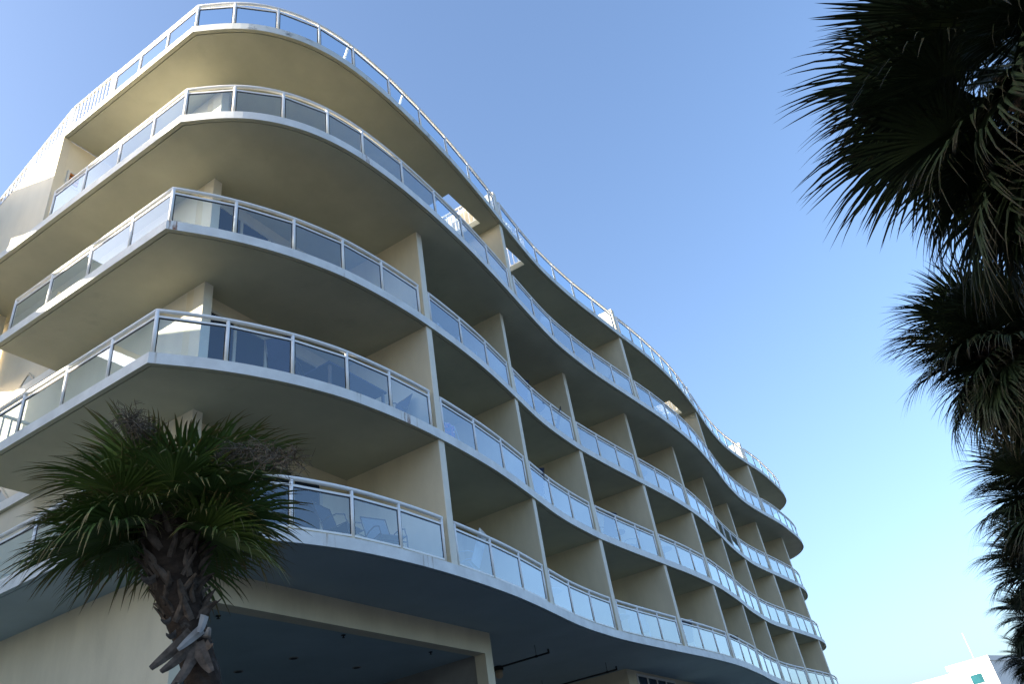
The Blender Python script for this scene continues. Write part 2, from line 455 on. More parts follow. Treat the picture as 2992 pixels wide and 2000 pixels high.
SIDE_A = [5.12, 3.82, 2.5, 1.22]
for n in (1, 2, 3):
    c = corner_pt('A')
    st = [(INS, u) for u in SIDE_A] + [c] + front_pts('A', [1.07, 2.15, 3.26, 4.36, 5.6])
    pa = [(INS, 5.12), c] + front_run('A', c[0]+.1, 5.63)
    railing(n, st, pa)
    for i, w in enumerate(WX[:-1]):
        x0, x1 = w+.21+.06, WX[i+1]-.13
        xs = [x0 + (x1-x0)*j/3 for j in range(4)]
        railing(n, front_pts('A', xs), front_run('A', x0-.03, x1+.03))
    C = offset(full_path('A', 5.4), INS)
    C = C[(C[:, 0] > WX[-1]+.27) & (C[:, 1] < .05)]
    idx = [0, 9, 18, 25, 31, len(C)-1]
    railing(n, [tuple(C[i]) for i in idx if i < len(C)], [tuple(p) for p in C])

c = corner_pt('B')
railing(4, [(INS, u) for u in (4.6, 3.4, 2.17, 1.04)] + [c] + front_pts('B', [.64, 1.39, 2.3, 3.23, 4.54, 5.85, 7.12, 8.51, 9.82]),
        [(INS, 4.6), c] + front_run('B', c[0]+.06, 9.86))
def segs(a, b, n): return [a+(b-a)*i/n for i in range(n+1)]
railing(4, front_pts('B', [10.28, 11.53, 12.9, 14.32, 15.75, 17.15, 18.55]), front_run('B', 10.24, 18.6))
railing(4, front_pts('B', [19.0, 20.19, 21.56, 22.87, 24.14, 25.41, 26.4, 27.28]), front_run('B', 18.96, 27.32))
railing(4, front_pts('B', segs(27.73, 36.0, 7)), front_run('B', 27.7, 36.05))
def tip_run(n, x0):
    C = offset(full_path('B', 5.4), INS); C = C[(C[:, 0] > x0) & (C[:, 1] < .1)]
    L = len(C); return [tuple(C[i]) for i in np.linspace(0, L-1, 9).astype(int)], [tuple(p) for p in C]
for n in (4, 5):
    s_, p_ = tip_run(n, 36.46); railing(n, s_, p_)
railing(5, [(INS, u) for u in (2.97, 2.03, 1.03)] + [c] + front_pts('B', [.55, 1.25, 2.14, 3.1, 4.35, 5.65, 6.93, 8.2, 9.5, 9.85]),
        [(INS, 2.97), c] + front_run('B', c[0]+.06, 9.9))
railing(5, front_pts('B', [10.28, 11.55, 12.9, 14.18, 15.57, 17.02, 18.5]), front_run('B', 10.24, 18.58))
railing(5, front_pts('B', segs(19.0, 27.28, 8)), front_run('B', 18.96, 27.32))
railing(5, front_pts('B', segs(27.73, 36.0, 7)), front_run('B', 27.7, 36.05))

for i, (x, dy) in enumerate(((3.0, .42), (5.0, .42))):
    y = front_pts('B', [x])[0][1]; bm = B()
    bar(bm, (x, y+.03, ZS[5]+TH+RH-.09), (x, y+dy, ZS[5]+TH), .045, .045); obj('railing_brace', bm, M['white_metal'], hotel)

def picket_rail(pts, z, h=.98, gap=.15, name='picket_railing', postgap=1.25):
    r = empty('picket_railing', (0, 0, 0), 0, hotel); r.name = name
    bt, bp = B(), B()
    for a, b in zip(pts, pts[1:]):
        a, b = np.array(a), np.array(b); L = np.linalg.norm(b-a)
        bar(bt, (*a, z+h), (*b, z+h), .055, .05); bar(bt, (*a, z+.09), (*b, z+.09), .04, .04)
        k = int(L/gap)
        for i in range(1, k):
            p = a+(b-a)*i/k
            bar(bp, (*p, z+.11), (*p, z+h-.025), .028, .028)
        m = max(1, int(round(L/postgap)))
        for i in range(m+1):
            p = a+(b-a)*i/m
            if m and i == 0 and a is not pts[0] and tuple(a) != tuple(pts[0]): continue
            bo = B(); bar(bo, (*p, z), (*p, z+h-.026), .065, .065); obj('post', bo, M['white_metal'], r)
    obj('top_rail', bt, M['white_metal'], r); obj('picket', bp, M['white_metal'], r)
    return r
zr = ZS[5]+TH
def slope_rail():
    r = empty('stair_railing', (0, 0, 0), 0, hotel); x = .10
    top = lambda y: 17.70+ZC-.575*(y-4.8); low = lambda y: 16.83+ZC-.46*(y-4.72)
    bm = B(); bar(bm, (x, 4.78, top(4.78)), (x, 9.6, top(9.6)), .055, .055); obj('top_rail', bm, M['white_metal'], r)
    bm = B(); y = 4.9
    while y < 9.5:
        bar(bm, (x, y, low(y)-.02), (x, y, top(y)-.02), .03, .03); y += .15
    obj('picket', bm, M['white_metal'], r)
    for y in (4.79, 6.2, 7.6, 9.0):
        bm = B(); bar(bm, (x, y, low(y)-.02), (x, y, top(y)-.02), .075, .075); obj('post', bm, M['white_metal'], r)
picket_rail([(INS, 3.04), (INS, 4.70)], zr)
slope_rail()
for a, b, c_, d in HOLES:
    picket_rail([(a-.1, d+.05), (a-.1, c_-.08), (b+.1, c_-.08), (b+.1, d+.05)], zr, name='picket_railing')
picket_rail([(.15, 4.9), (1.38, 4.9)], ZS[2]+TH)
picket_rail([(.15, 5.3), (1.38, 5.3)], ZS[1]+TH)

# roof vents seen through the light wells, each paired with an added sun block
for x in (9.3, 7.2, 25.7, 24.0):
    bm = B(); box(bm, x, x+.9, .75, 1.5, zr-.004, zr+1.75); box(bm, x-.06, x+.96, .69, 1.56, zr+1.75, zr+1.83); vb = obj('vent_and_sun_block', bm, M['far_white'], hotel)
    for k in (0, 1):
        bm = B(); box(bm, x-.008, x-.001, .86+.3*k, 1.04+.3*k, zr+1.42, zr+1.62); obj('box_opening', bm, M['dark'], vb)

# ------------------------------------------------------------------ corner tower, rear wing, ground floor
bm = B(); z0, z1 = ZS[4]+TH+.002, ZS[5]-.002
zb_, slope = 16.82+ZC, .46
def side(x): return [bm.verts.new(p) for p in ((x, 4.72, z0), (x, 12, z0), (x, 12, zb_-slope*7.28), (x, 4.72, zb_))]
fa, fb2 = side(.012), side(.20)
bm.faces.new(fa); bm.faces.new(fb2[::-1])
for k in range(4): bm.faces.new((fa[k], fa[(k+1) % 4], fb2[(k+1) % 4], fb2[k]))
box(bm, .202, 1.64, 4.72, 4.92, z0, z1)
tower = obj('stair_tower', bm, M['stucco_pale'], hotel)
bm = B(); xa, xb, za, zb = .28, .62, 15.05+ZC, 15.52+ZC
for q in ((xa, xb, zb-.05, zb), (xa, xb, za, za+.05)): box(bm, q[0], q[1], 4.68, 4.716, q[2], q[3])
for q in ((xa, xa+.05), (xb-.05, xb)): box(bm, q[0], q[1], 4.68, 4.716, za+.05, zb-.05)
win = obj('window', bm, M['white_frame'], hotel)
bm = B()
for i in range(16):
    z = zb-.09-i*.055
    if z < za+.06: break
    box(bm, xa+.05, xb-.05, 4.69, 4.712, z-.02, z+.02, i % 2)
obj('window_blind', bm, [mat('amber_blind', (.55, .20, .04), .5, .1, 5), mat('dark_blind', (.12, .05, .02), .5, .1, 5)], win)

# diamond windows on the end wall beyond the balconies
def diamond(y, z, r):
    bm = B()
    ring = lambda s, x: [bm.verts.new((x, y+s*math.cos(a), z+s*math.sin(a))) for a in (0, PI/2, PI, 1.5*PI)]
    o0, o1, i0, i1 = ring(r, 1.438), ring(r, 1.40), ring(r*.86, 1.438), ring(r*.86, 1.40)
    for k in range(4):
        j = (k+1) % 4
        for q in ((o0[k], o0[j], o1[j], o1[k]), (o1[k], o1[j], i1[j], i1[k]), (i1[k], i1[j], i0[j], i0[k])): bm.faces.new(q)
    w = obj('diamond_window', bm, M['door_frame'], hotel)
    bm = B(); a = [bm.verts.new((1.425, y+r*.88*math.cos(t), z+r*.88*math.sin(t))) for t in (0, PI/2, PI, 1.5*PI)]
    b = [bm.verts.new((1.433, v.co.y, v.co.z)) for v in a]
    bm.faces.new(a); bm.faces.new(b[::-1])
    for k in range(4): bm.faces.new((a[k], a[(k+1) % 4], b[(k+1) % 4], b[k]))
    obj('window_pane', bm, M['pane'], w)
M['pane'] = mat('bright_window_pane', (.55, .62, .68), .12, .1, 2, spec=.6)
diamond(6.72, 10.66+ZC, .40); diamond(6.72, 7.75+ZC, .40)

# unseen rear wing square to the end face; slots shaped to place sun strips
def wing_wall():
    Y0, Y1 = 8.25, 8.5
    zt = 16.55+ZC
    slots = [(-6.3, -4.5, 10.45+ZC, 11.05+ZC), (-6.6, -4.3, 12.35+ZC, 13.05+ZC), (-6.3, -3.2, 13.4+ZC, 14.0+ZC), (-9.2, -5.3, 14.05+ZC, 14.9+ZC), (-3.6, -2.2, 14.4+ZC, 14.9+ZC), (-.55, 1.2, 8.9+ZC, 11.3+ZC)]
    bm = B()
    xs = sorted({-24.0, 1.3} | {s[0] for s in slots} | {s[1] for s in slots})
    zs = sorted({0.0, zt} | {s[2] for s in slots} | {s[3] for s in slots})
    for a, b in zip(xs, xs[1:]):
        z_solid = []
        for c0, d0 in zip(zs, zs[1:]):
            xm, zm = (a+b)/2, (c0+d0)/2
            op = any(s[0] < xm < s[1] and s[2] < zm < s[3] for s in slots)
            if not op:
                if z_solid and abs(z_solid[-1][1]-c0) < 1e-6: z_solid[-1][1] = d0
                else: z_solid.append([c0, d0])
        for c0, d0 in z_solid: box(bm, a, b, Y0, Y1, c0, d0)
    bmesh.ops.remove_doubles(bm, verts=bm.verts, dist=1e-4)
    obj('rear_wing', bm, M['stucco_pale'], hotel)
wing_wall()

# ground floor
z1 = ZS[1]+.004
bm = B(); box(bm, 1.3, 1.5, .5, 12, 0, z1); obj('end_wall', bm, M['stucco'], hotel)
bm = B(); zb = ZS[1]-.5
box(bm, 1.502, 10.06, .5, .8, zb, z1); box(bm, 9.76, 10.06, .5, .8, 0, zb)
obj('entrance_beam', bm, M['stucco'], hotel)
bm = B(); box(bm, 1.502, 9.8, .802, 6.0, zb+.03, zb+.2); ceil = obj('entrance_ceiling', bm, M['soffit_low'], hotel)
bm = B(); box(bm, 9.802, 10.0, .802, 6.2, 0, z1); box(bm, 1.502, 9.8, 6.0, 6.2, 0, z1); box(bm, 10.002, 18.6, 7.0, 7.2, 0, z1); obj('entrance_wall', bm, M['concrete'], hotel)
bm = B(); box(bm, 18.62, 44.6, .84, 11.5, 0, z1); gw = obj('ground_floor_wall', bm, M['stucco'], hotel)
for i, x in enumerate([19.3, 24.0, 29, 34]):
    bm = B(); zt = ZS[1]-.1; zl = zt-1.5
    for q in ((x, x+3.4, zt-.07, zt), (x, x+3.4, zl, zl+.07)): box(bm, q[0], q[1], .80, .838, q[2], q[3])
    for k in range(5):
        xx = x+.035+k*(3.33/4); box(bm, xx-.035, xx+.035, .80, .838, zl+.07, zt-.07)
    w = obj('window', bm, M['white_frame'], hotel)
    bm = B(); box(bm, x+.05, x+3.35, .825, .836, zl+.05, zt-.05); obj('window_pane', bm, M['door_glass'], w)
for x, y in ((5.83, 2.65), (7.8, 2.7), (5.5, 3.9), (3.6, 2.7), (3.4, 4.0)):
    bm = B(); z = zb+.03
    tube(bm, [(x, y, z+.01), (x, y, z-.012)], .10, 20); tube(bm, [(x, y, z-.0115), (x, y, z-.016)], .07, 16, 1)
    obj('ceiling_light', bm, [M['concrete'], M['dark']], hotel)
for x, y in ((5.5, .98), (8.4, 1.06), (2.6, 1.1)):
    bm = B(); z = zb+.03
    tube(bm, [(x, y, z), (x, y, z-.05)], .012, 8); tube(bm, [(x, y, z-.002), (x, y, z-.014)], .045, 14); tube(bm, [(x, y, z-.05), (x, y, z-.056)], .028, 10)
    obj('sprinkler_head', bm, M['dark'], hotel)
for x, y0, yr in ((12.4, .24, .62), (16.84, .40, .72)):
    bm = B(); z = ZS[1]-.28
    tube(bm, [(x, 7, z), (x, y0, z)], .024, 8); tube(bm, [(x, y0, z-.02), (x, y0, z+.09)], .026, 8)
    pp = obj('sprinkler_pipe', bm, M['dark'], hotel)
    for k in range(3):
        bm = B(); y = yr+k*2.3
        tube(bm, [(x, y, z+.02), (x, y, ZS[1])], .007, 6); tube(bm, [(x, y-.03, z), (x, y+.03, z)], .034, 8)
        obj('hanger_rod', bm, M['dark'], pp)
bm = B(); x, y, z = 13.5, 2.5, ZS[1]-.05
tube(bm, [(x, y, z+.052), (x, y, z-.06)], .14, 16); lamp = obj('porch_lamp', bm, M['dark'], hotel)
bm = B(); tube(bm, [(x, y, z-.06), (x, y, z-.20), (x, y, z-.26)], [.11, .11, .06], 16)
obj('lamp_globe', bm, mat('amber_lamp_glass', (.62, .50, .34), .3, .1, 6), lamp, smooth=True)

# ------------------------------------------------------------------ balcony furniture
M['sling'] = mat('charcoal_sling_fabric', (.05, .055, .07), .8, .15, 30)
M['navy'] = mat('navy_fabric', (.02, .035, .09), .8, .15, 20)
M['bronze'] = mat('dark_bronze_tube', (.06, .05, .045), .4, .1, 10, spec=.5)
M['plastic'] = mat('white_resin', (.74, .75, .76), .45, .05, 6)
M['grey_sling'] = mat('grey_sling_fabric', (.22, .25, .28), .8, .15, 30)

def sling_chair(loc, rz, fab, frame, label, name='patio_chair'):
    r = empty(name, loc, rz); tag(r, label, 'chair', 'patio chairs on the balconies')
    bm = B(); w = .27
    P = [(-.27, .42), (.0, .40), (.24, .40)]
    def sheet(pts, t=.012):
        a = [[bm.verts.new((y, x, z)) for y in (-w+.02, w-.02)] for x, z in pts]
        b = [[bm.verts.new((y, x, z-t)) for y in (-w+.02, w-.02)] for x, z in pts]
        for i in range(len(pts)-1):
            bm.faces.new((a[i][0], a[i][1], a[i+1][1], a[i+1][0])); bm.faces.new((b[i][1], b[i][0], b[i+1][0], b[i+1][1]))
            for k in (0, 1): bm.faces.new((a[i][k], a[i+1][k], b[i+1][k], b[i][k]))
        for e in (0, -1): bm.faces.new((a[e][0], a[e][1], b[e][1], b[e][0]))
    sheet([(-.25, .43), (-.05, .40), (.2, .39)]); obj('seat', bm, fab, r)
    bm = B(); sheet([(.2, .40), (.28, .62), (.40, .90), (.46, 1.02)]); obj('backrest', bm, fab, r)
    for s in (-1, 1):
        bm = B()
        tube(bm, [(s*w, -.30, 0), (s*w, -.28, .40), (s*w, -.22, .58), (s*w, -.05, .64), (s*w, .15, .62), (s*w, .27, .56)], .013, 6)
        tube(bm, [(s*w, -.27, .43), (s*w, .2, .39), (s*w, .46, 1.04)], .013, 6)
        tube(bm, [(s*w, .38, 0), (s*w, .12, .40)], .013, 6)
        obj('side_frame', bm, frame, r, smooth=True)
    bm = B(); tube(bm, [(-w, .46, 1.03), (w, .46, 1.03)], .013, 6); tube(bm, [(-w, -.28, .3), (w, -.28, .3)], .011, 6); obj('cross_bar', bm, frame, r)
    return r

def round_table(loc, rad, top, frame, label, h=.72):
    r = empty('round_table', loc); tag(r, label, 'table', 'round tables on the balconies')
    bm = B(); tube(bm, [(0, 0, h-.025), (0, 0, h)], rad, 28); obj('table_top', bm, top, r)
    for k in range(4):
        a = PI/4+k*PI/2; c, s = math.cos(a), math.sin(a)
        bm = B(); tube(bm, [(c*rad*.35, s*rad*.35, h-.025), (c*rad*.22, s*rad*.22, h*.5), (c*rad*.75, s*rad*.75, 0)], .014, 6); obj('leg', bm, frame, r)
    return r

def deck(n): return ZS[n]+TH
t = empty('dining_table', (3.9, -.72, deck(2))); tag(t, 'long dark table seen from below at the near end of the second balcony row', 'table')
bm = B(); box(bm, -.85, .85, -.36, .36, .70, .735); obj('table_top', bm, M['navy'], t)
for sx in (-1, 1):
    for sy in (-1, 1):
        bm = B(); box(bm, sx*.78-.025, sx*.78+.025, sy*.3-.025, sy*.3+.025, 0, .70); obj('leg', bm, M['bronze'], t)
sling_chair((2.55, -.45, deck(2)), PI/2+.5, M['navy'], M['bronze'], 'navy chair turned to the long dark table on the second balcony row')
sling_chair((5.2, -.75, deck(2)), -PI/2-.2, M['navy'], M['bronze'], 'navy chair between the long dark table and the first dividing wall')
sling_chair((3.6, -.8, deck(1)), .15, M['sling'], M['bronze'], 'dark sling chair right of the left palm on the lowest balcony row')
sling_chair((4.6, -.95, deck(1)), -.35, M['grey_sling'], M['bronze'], 'grey sling chair next to the first dividing wall on the lowest row')
sling_chair((7.1, -1.0, deck(1)), PI+.3, M['plastic'], M['plastic'], 'pale chair just past the first dividing wall on the lowest row')
round_table((11.5, -.45, deck(1)), .42, M['plastic'], M['plastic'], 'white round table past the second dividing wall on the lowest row')
round_table((15.9, -.3, deck(1)), .45, M['plastic'], M['plastic'], 'white round table past the third dividing wall on the lowest row')
sling_chair((17.2, -.5, deck(1)), PI*.6, M['plastic'], M['plastic'], 'white chair behind the rust streaked edge on the lowest row')
sling_chair((20.4, -.7, deck(1)), PI*.75, M['navy'], M['plastic'], 'blue chair past the fourth dividing wall on the lowest row')
sling_chair((25.2, -.8, deck(1)), PI*.7, M['sling'], M['bronze'], 'dark chair past the fifth dividing wall on the lowest row')
sling_chair((11.4, -.6, deck(2)), PI*.8, M['navy'], M['bronze'], 'navy chair past the second dividing wall on the second row')
sling_chair((16.2, -.45, deck(2)), PI*.9, M['navy'], M['bronze'], 'navy chair nearest the third dividing wall on the second row')
round_table((17.1, -.45, deck(2)), .35, M['navy'], M['bronze'], 'dark round table between two chairs past the third wall, second row')
sling_chair((18.1, -.5, deck(2)), PI*1.2, M['grey_sling'], M['bronze'], 'grey chair nearest the fourth dividing wall on the second row')
round_table((20.3, -.75, deck(2)), .42, M['grey_sling'], M['bronze'], 'grey round table past the fourth dividing wall on the second row')
sling_chair((11.5, -.55, deck(3)), PI*.85, M['navy'], M['bronze'], 'navy chair past the second dividing wall on the third row')
round_table((12.5, -.5, deck(3)), .45, M['navy'], M['bronze'], 'dark round table past the second dividing wall on the third row')
sling_chair((13.7, -.45, deck(3)), PI*1.15, M['sling'], M['bronze'], 'charcoal chair nearest the third dividing wall on the third row')
round_table((20.1, -.7, deck(3)), .40, M['grey_sling'], M['bronze'], 'grey round table past the fourth dividing wall on the third row')
sling_chair((13.2, -1.0, deck(4)), PI*.9, M['plastic'], M['plastic'], 'white chair halfway along the fourth balcony row')
sling_chair((17.6, -1.1, deck(4)), PI*1.2, M['navy'], M['bronze'], 'navy chair close to the second tall dividing wall, fourth row')
# white tubular bar chairs on the third row, first bay
for i, (x, y, rz, lab) in enumerate(((7.0, -.95, .2, 'white tubular bar chair close behind the first dividing wall, third row'),
                                     (8.55, -.85, .9, 'tilted white tubular bar chair in the middle of the first bay, third row'))):
    r = empty('bar_chair', (x, y, deck(3)), rz); tag(r, lab, 'chair', 'white tubular bar chairs')
    for s in (-1, 1):
        bm = B(); tube(bm, [(s*.23, -.22, 0), (s*.23, -.2, .62), (s*.23, .16, .62)], .014, 6); tube(bm, [(s*.23, .24, 0), (s*.23, .18, .6), (s*.23, .24, 1.05)], .014, 6); obj('side_frame', bm, M['plastic'], r)
    for k, (y1, z) in enumerate(((.24, 1.04), (.21, .85), (-.2, .3), (.22, .3))):
        bm = B(); tube(bm, [(-.23, y1, z), (.23, y1, z)], .012, 6); obj('rung', bm, M['plastic'], r)
    bm = B(); box(bm, -.22, .22, -.2, .17, .61, .64); obj('seat', bm, M['plastic'], r)

# beach towel over a chair frame behind the railing of the second row
def towel():
    m = bpy.data.materials.new('printed_beach_towel'); m.use_nodes = True
    nt = m.node_tree; bs = nt.nodes['Principled BSDF']; L = nt.links.new; bs.inputs['Roughness'].default_value = .95
    tc = nt.nodes.new('ShaderNodeTexCoord'); vo = nt.nodes.new('ShaderNodeTexNoise'); vo.inputs['Scale'].default_value = 9; vo.inputs['Distortion'].default_value = 2
    L(tc.outputs['Object'], vo.inputs['Vector'])
    cr = nt.nodes.new('ShaderNodeValToRGB'); e = cr.color_ramp.elements
    e[0].position = .38; e[0].color = (.03, .10, .45, 1); e[1].position = .66; e[1].color = (.75, .70, .75, 1)
    k = e.new(.5); k.color = (.06, .25, .6, 1); k = e.new(.58); k.color = (.65, .08, .30, 1)
    L(vo.outputs['Fac'], cr.inputs['Fac']); L(cr.outputs['Color'], bs.inputs['Base Color'])
    bm = B(); n = 16; g = []
    for side, dz in ((-.035, -.62), (.035, -.5)):
        for j in range(7):
            zz = dz*(1-j/6) if side < 0 else dz*(j/6)
            row = []
            for i in range(n+1):
                x = -.36+.72*i/n
                row.append(bm.verts.new((x, side*(1 if abs(zz) > .02 else .3)+.025*math.sin(i*1.3+j*.2), zz)))
            g.append(row)
    for a, b in zip(g, g[1:]):
        for i in range(n): bm.faces.new((a[i], a[i+1], b[i+1], b[i]))
    o = obj('beach_towel', bm, m, None, smooth=True)
    s = o.modifiers.new('thick', 'SOLIDIFY'); s.thickness = .008
    return o
tw = towel(); tw.location = (6.75, -1.05, deck(2)+.80); tw.rotation_euler = (0, 0, -.1)
tag(tw, 'blue and pink printed towel hung behind glass past the first dividing wall', 'towel')
r = empty('towel_rack', (6.75, -1.05, deck(2)), -.1); tag(r, 'slim white towel rack under the blue and pink towel', 'rack')
for s in (-1, 1):
    bm = B(); tube(bm, [(s*.42, -.18, 0), (s*.42, 0, .79), (s*.42, .18, 0)], .012, 6); obj('leg', bm, M['plastic'], r)
bm = B(); tube(bm, [(-.42, 0, .79), (.42, 0, .79)], .012, 6); obj('rail', bm, M['plastic'], r)
# furled umbrella pole seen past the first roof-high divider on the fourth row
r = empty('furled_umbrella', (12.0, -.55, deck(4))); tag(r, 'tall furled grey umbrella beside the first tall dividing wall, fourth row', 'umbrella')
bm = B(); tube(bm, [(0, 0, .04), (0, 0, 2.55)], .02, 8); obj('pole', bm, M['bronze'], r)
bm = B()
rings = []
for z, rr in ((1.0, .10), (1.5, .13), (2.1, .10), (2.5, .035)):
    rings.append([bm.verts.new((rr*(1+.25*(k % 2))*math.cos(k*PI/8), rr*(1+.25*(k % 2))*math.sin(k*PI/8), z)) for k in range(16)])
for a, b in zip(rings, rings[1:]):
    for k in range(16): bm.faces.new((a[k], a[(k+1) % 16], b[(k+1) % 16], b[k]))
obj('canopy', bm, M['grey_sling'], r)
bm = B(); tube(bm, [(0, 0, 0), (0, 0, .05)], .24, 18); obj('base', bm, M['dark'], r)

# ------------------------------------------------------------------ palms
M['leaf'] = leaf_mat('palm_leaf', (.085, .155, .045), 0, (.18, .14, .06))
M['leaf_shaded'] = leaf_mat('palm_leaf_shaded', (.014, .027, .014), 0, (.028, .024, .014))  # right-hand row: the palms' shade is put into the leaf colour
M['dead'] = mat('dead_palm_leaf', (.055, .042, .03), .9, .35, 4)
M['trunk'] = mat('fibrous_palm_trunk', (.045, .033, .026), .95, .5, 7, .8, 35, stretch=(1, 1, 2.5), stain=((.13, .12, .11), 5, .58, .6))
M['boot'] = mat('grey_leaf_boot', (.125, .10, .082), .9, .7, 9, .4, 30)
M['boot_pale'] = mat('bleached_leaf_boot', (.36, .35, .34), .85, .25, 6, .3, 30)
M['stalk'] = mat('dry_flower_stalk', (.12, .10, .075), .9, .3, 8)

def frond_mesh(seed, R=1.0, pet=.8, seg=40, droop=.35, tip=.5, spread=2.35, arch=.25, wid=.62, join=.42):
    """fan leaf: petiole along +X, costa arching down, split segments with hanging tips"""
    rd = random.Random(seed); bm = B()
    lay = bm.verts.layers.float.new('along')
    pts = [Vector((pet*s, 0, -arch*pet*s*s*.6)) for s in (0, .25, .5, .75, 1)]
    rings = tube(bm, pts, [.022, .018, .015, .012, .010], 5)
    hub = pts[-1]; sl = -arch*1.2
    dirx = Vector((1, 0, sl)).normalized(); side = Vector((0, 1, 0)); nrm = dirx.cross(side).normalized()
    if nrm.z < 0: nrm = -nrm
    dth = 2*spread/seg
    for i in range(seg):
        th = -spread + dth*(i+.5) + rd.uniform(-.35, .35)*dth
        f = abs(th)/spread
        L = R*(1.0-.38*f*f)*rd.uniform(.88, 1.08)
        costa = R*.22*(1-f)
        base = hub + dirx*costa - Vector((0, 0, costa*.35))
        # blade is folded along the midrib: outer segments rise a bit, then fall
        d = (dirx*math.cos(th) + side*math.sin(th) + nrm*(.22*math.sin(min(f, 1)*PI))).normalized()
        wv = d.cross(nrm).normalized(); nn = wv.cross(d).normalized()
        if nn.z < 0: nn = -nn
        k1 = droop*rd.uniform(.6, 1.4); k2 = tip*rd.uniform(.2, 1.9); tw = rd.uniform(-.12, .12)
        prev = None
        for s in (0, .2, .42, .62, .8, .92, 1.0):
            p = base + d*(L*s) + Vector((0, 0, -L*(k1*s*s*.5 + (k2*(s-.55)**2*2.2 if s > .55 else 0)))) + wv*(tw*L*s*s)
            if s > .55: p -= d*(L*.35*k2*(s-.55)**2)
            if s < join: hw = .003 + dth*L*join*wid*(s/join)
            else: hw = dth*L*join*wid*max(0.0, (1-(s-join)/(1-join)))**.85
            if s == 1.0:
                cur = [bm.verts.new(p)]
            else:
                cur = [bm.verts.new(p - wv*hw + nn*hw*.45), bm.verts.new(p), bm.verts.new(p + wv*hw + nn*hw*.45)]
            for v in cur: v[lay] = s
            if prev:
                if len(cur) == 3:
                    for q in (0, 1): bm.faces.new((prev[q], prev[q+1], cur[q+1], cur[q]))
                else:
                    for q in (0, 1): bm.faces.new((prev[q], prev[q+1], cur[0]))
            prev = cur
    me = bpy.data.meshes.new('frond'); bm.to_mesh(me); bm.free()
    return me

FR = [frond_mesh(100+i, 1.0, .36+.10*(i % 3), 66, .14+.06*(i % 3), .2+.15*(i % 4), 2.3, .2, .78, .5) for i in range(6)]
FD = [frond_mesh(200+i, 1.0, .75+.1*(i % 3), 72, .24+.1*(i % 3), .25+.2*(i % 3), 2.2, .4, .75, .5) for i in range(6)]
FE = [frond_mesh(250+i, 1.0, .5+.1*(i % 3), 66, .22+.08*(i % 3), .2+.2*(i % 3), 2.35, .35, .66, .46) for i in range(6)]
FX = [frond_mesh(300+i, .95, .6, 30, .5, .9, 1.5, .6) for i in range(3)]
for me in FR: me.materials.append(M['leaf'])
for me in FD+FE: me.materials.append(M['leaf_shaded'])
for me in FX: me.materials.append(M['dead'])

def place_frond(root, me, top, az, el, size, roll, name='frond'):
    o = bpy.data.objects.new(name, me); COL.objects.link(o); o.parent = root
    o.matrix_local = Matrix.Translation(top) @ Matrix.Rotation(az, 4, 'Z') @ Matrix.Rotation(-el, 4, 'Y') @ Matrix.Rotation(roll, 4, 'X') @ Matrix.Scale(size, 4)
    return o

def trunk_mesh(path, rad, rd, boots=True, boot_from=.5):
    """tapered ringed trunk with criss-crossed leaf boots towards the top"""
    bm = B()
    P = [Vector(p) for p in path]
    # resample
    N = 60; out = []; rr = []
    cum = [0]
    for a, b in zip(P, P[1:]): cum.append(cum[-1]+(b-a).length)
    for i in range(N+1):
        s = cum[-1]*i/N; j = max(k for k in range(len(cum)) if cum[k] <= s+1e-9); j = min(j, len(P)-2)
        f = (s-cum[j])/(cum[j+1]-cum[j])
        out.append(P[j].lerp(P[j+1], f)); rr.append(rad[j]+(rad[j+1]-rad[j])*f)
    for _ in range(8):
        out = [out[0]] + [out[i-1]*.25+out[i]*.5+out[i+1]*.25 for i in range(1, N)] + [out[-1]]
        rr = [rr[0]] + [rr[i-1]*.25+rr[i]*.5+rr[i+1]*.25 for i in range(1, N)] + [rr[-1]]
    rings = tube(bm, out, [r*(1+.03*((i*7) % 3-1)) for i, r in enumerate(rr)], 22)
    for rg in rings:
        for v in rg: v.co += Vector((rd.uniform(-1, 1), rd.uniform(-1, 1), rd.uniform(-1, 1)))*.008
    if boots:
        L = cum[-1]; i0 = int(N*boot_from); k = 0
        for i in range(i0, N, 1):
            for j in range(7):
                k += 1; a = k*2.399+rd.uniform(-.3, .3)
                c = out[i]; r = rr[i]*.96
                o = Vector((math.cos(a), math.sin(a), 0)); tdir = Vector((-math.sin(a), math.cos(a), 0))
                tilt = rd.choice((-1, 1))*rd.uniform(.3, .8); ln = rd.uniform(.10, .20); w = rd.uniform(.024, .046)
                up = (Vector((0, 0, 1)) + tdir*tilt + o*rd.uniform(.12, .55)).normalized()
                sd = up.cross(o).normalized()
                p0 = c+o*(r-.01)-up*.05; p1 = c+o*(r+.025)+up*ln*.55; p2 = c+o*(r+.05+rd.uniform(0, .05))+up*ln
                prev = None
                for p, ww, th in ((p0, w*1.2, .03), (p1, w*.85, .02), (p2, w*.4, .008)):
                    cur = [bm.verts.new(p+sd*(s1*ww)+o*(s2*th)) for s1, s2 in ((-1, -.4), (-.5, 1), (.5, 1), (1, -.4))]
                    if prev:
                        for q in range(4):
                            f = bm.faces.new((prev[q], prev[(q+1) % 4], cur[(q+1) % 4], cur[q])); f.material_index = 1
                    prev = cur
                f = bm.faces.new(prev); f.material_index = 1
    return bm, out, rr

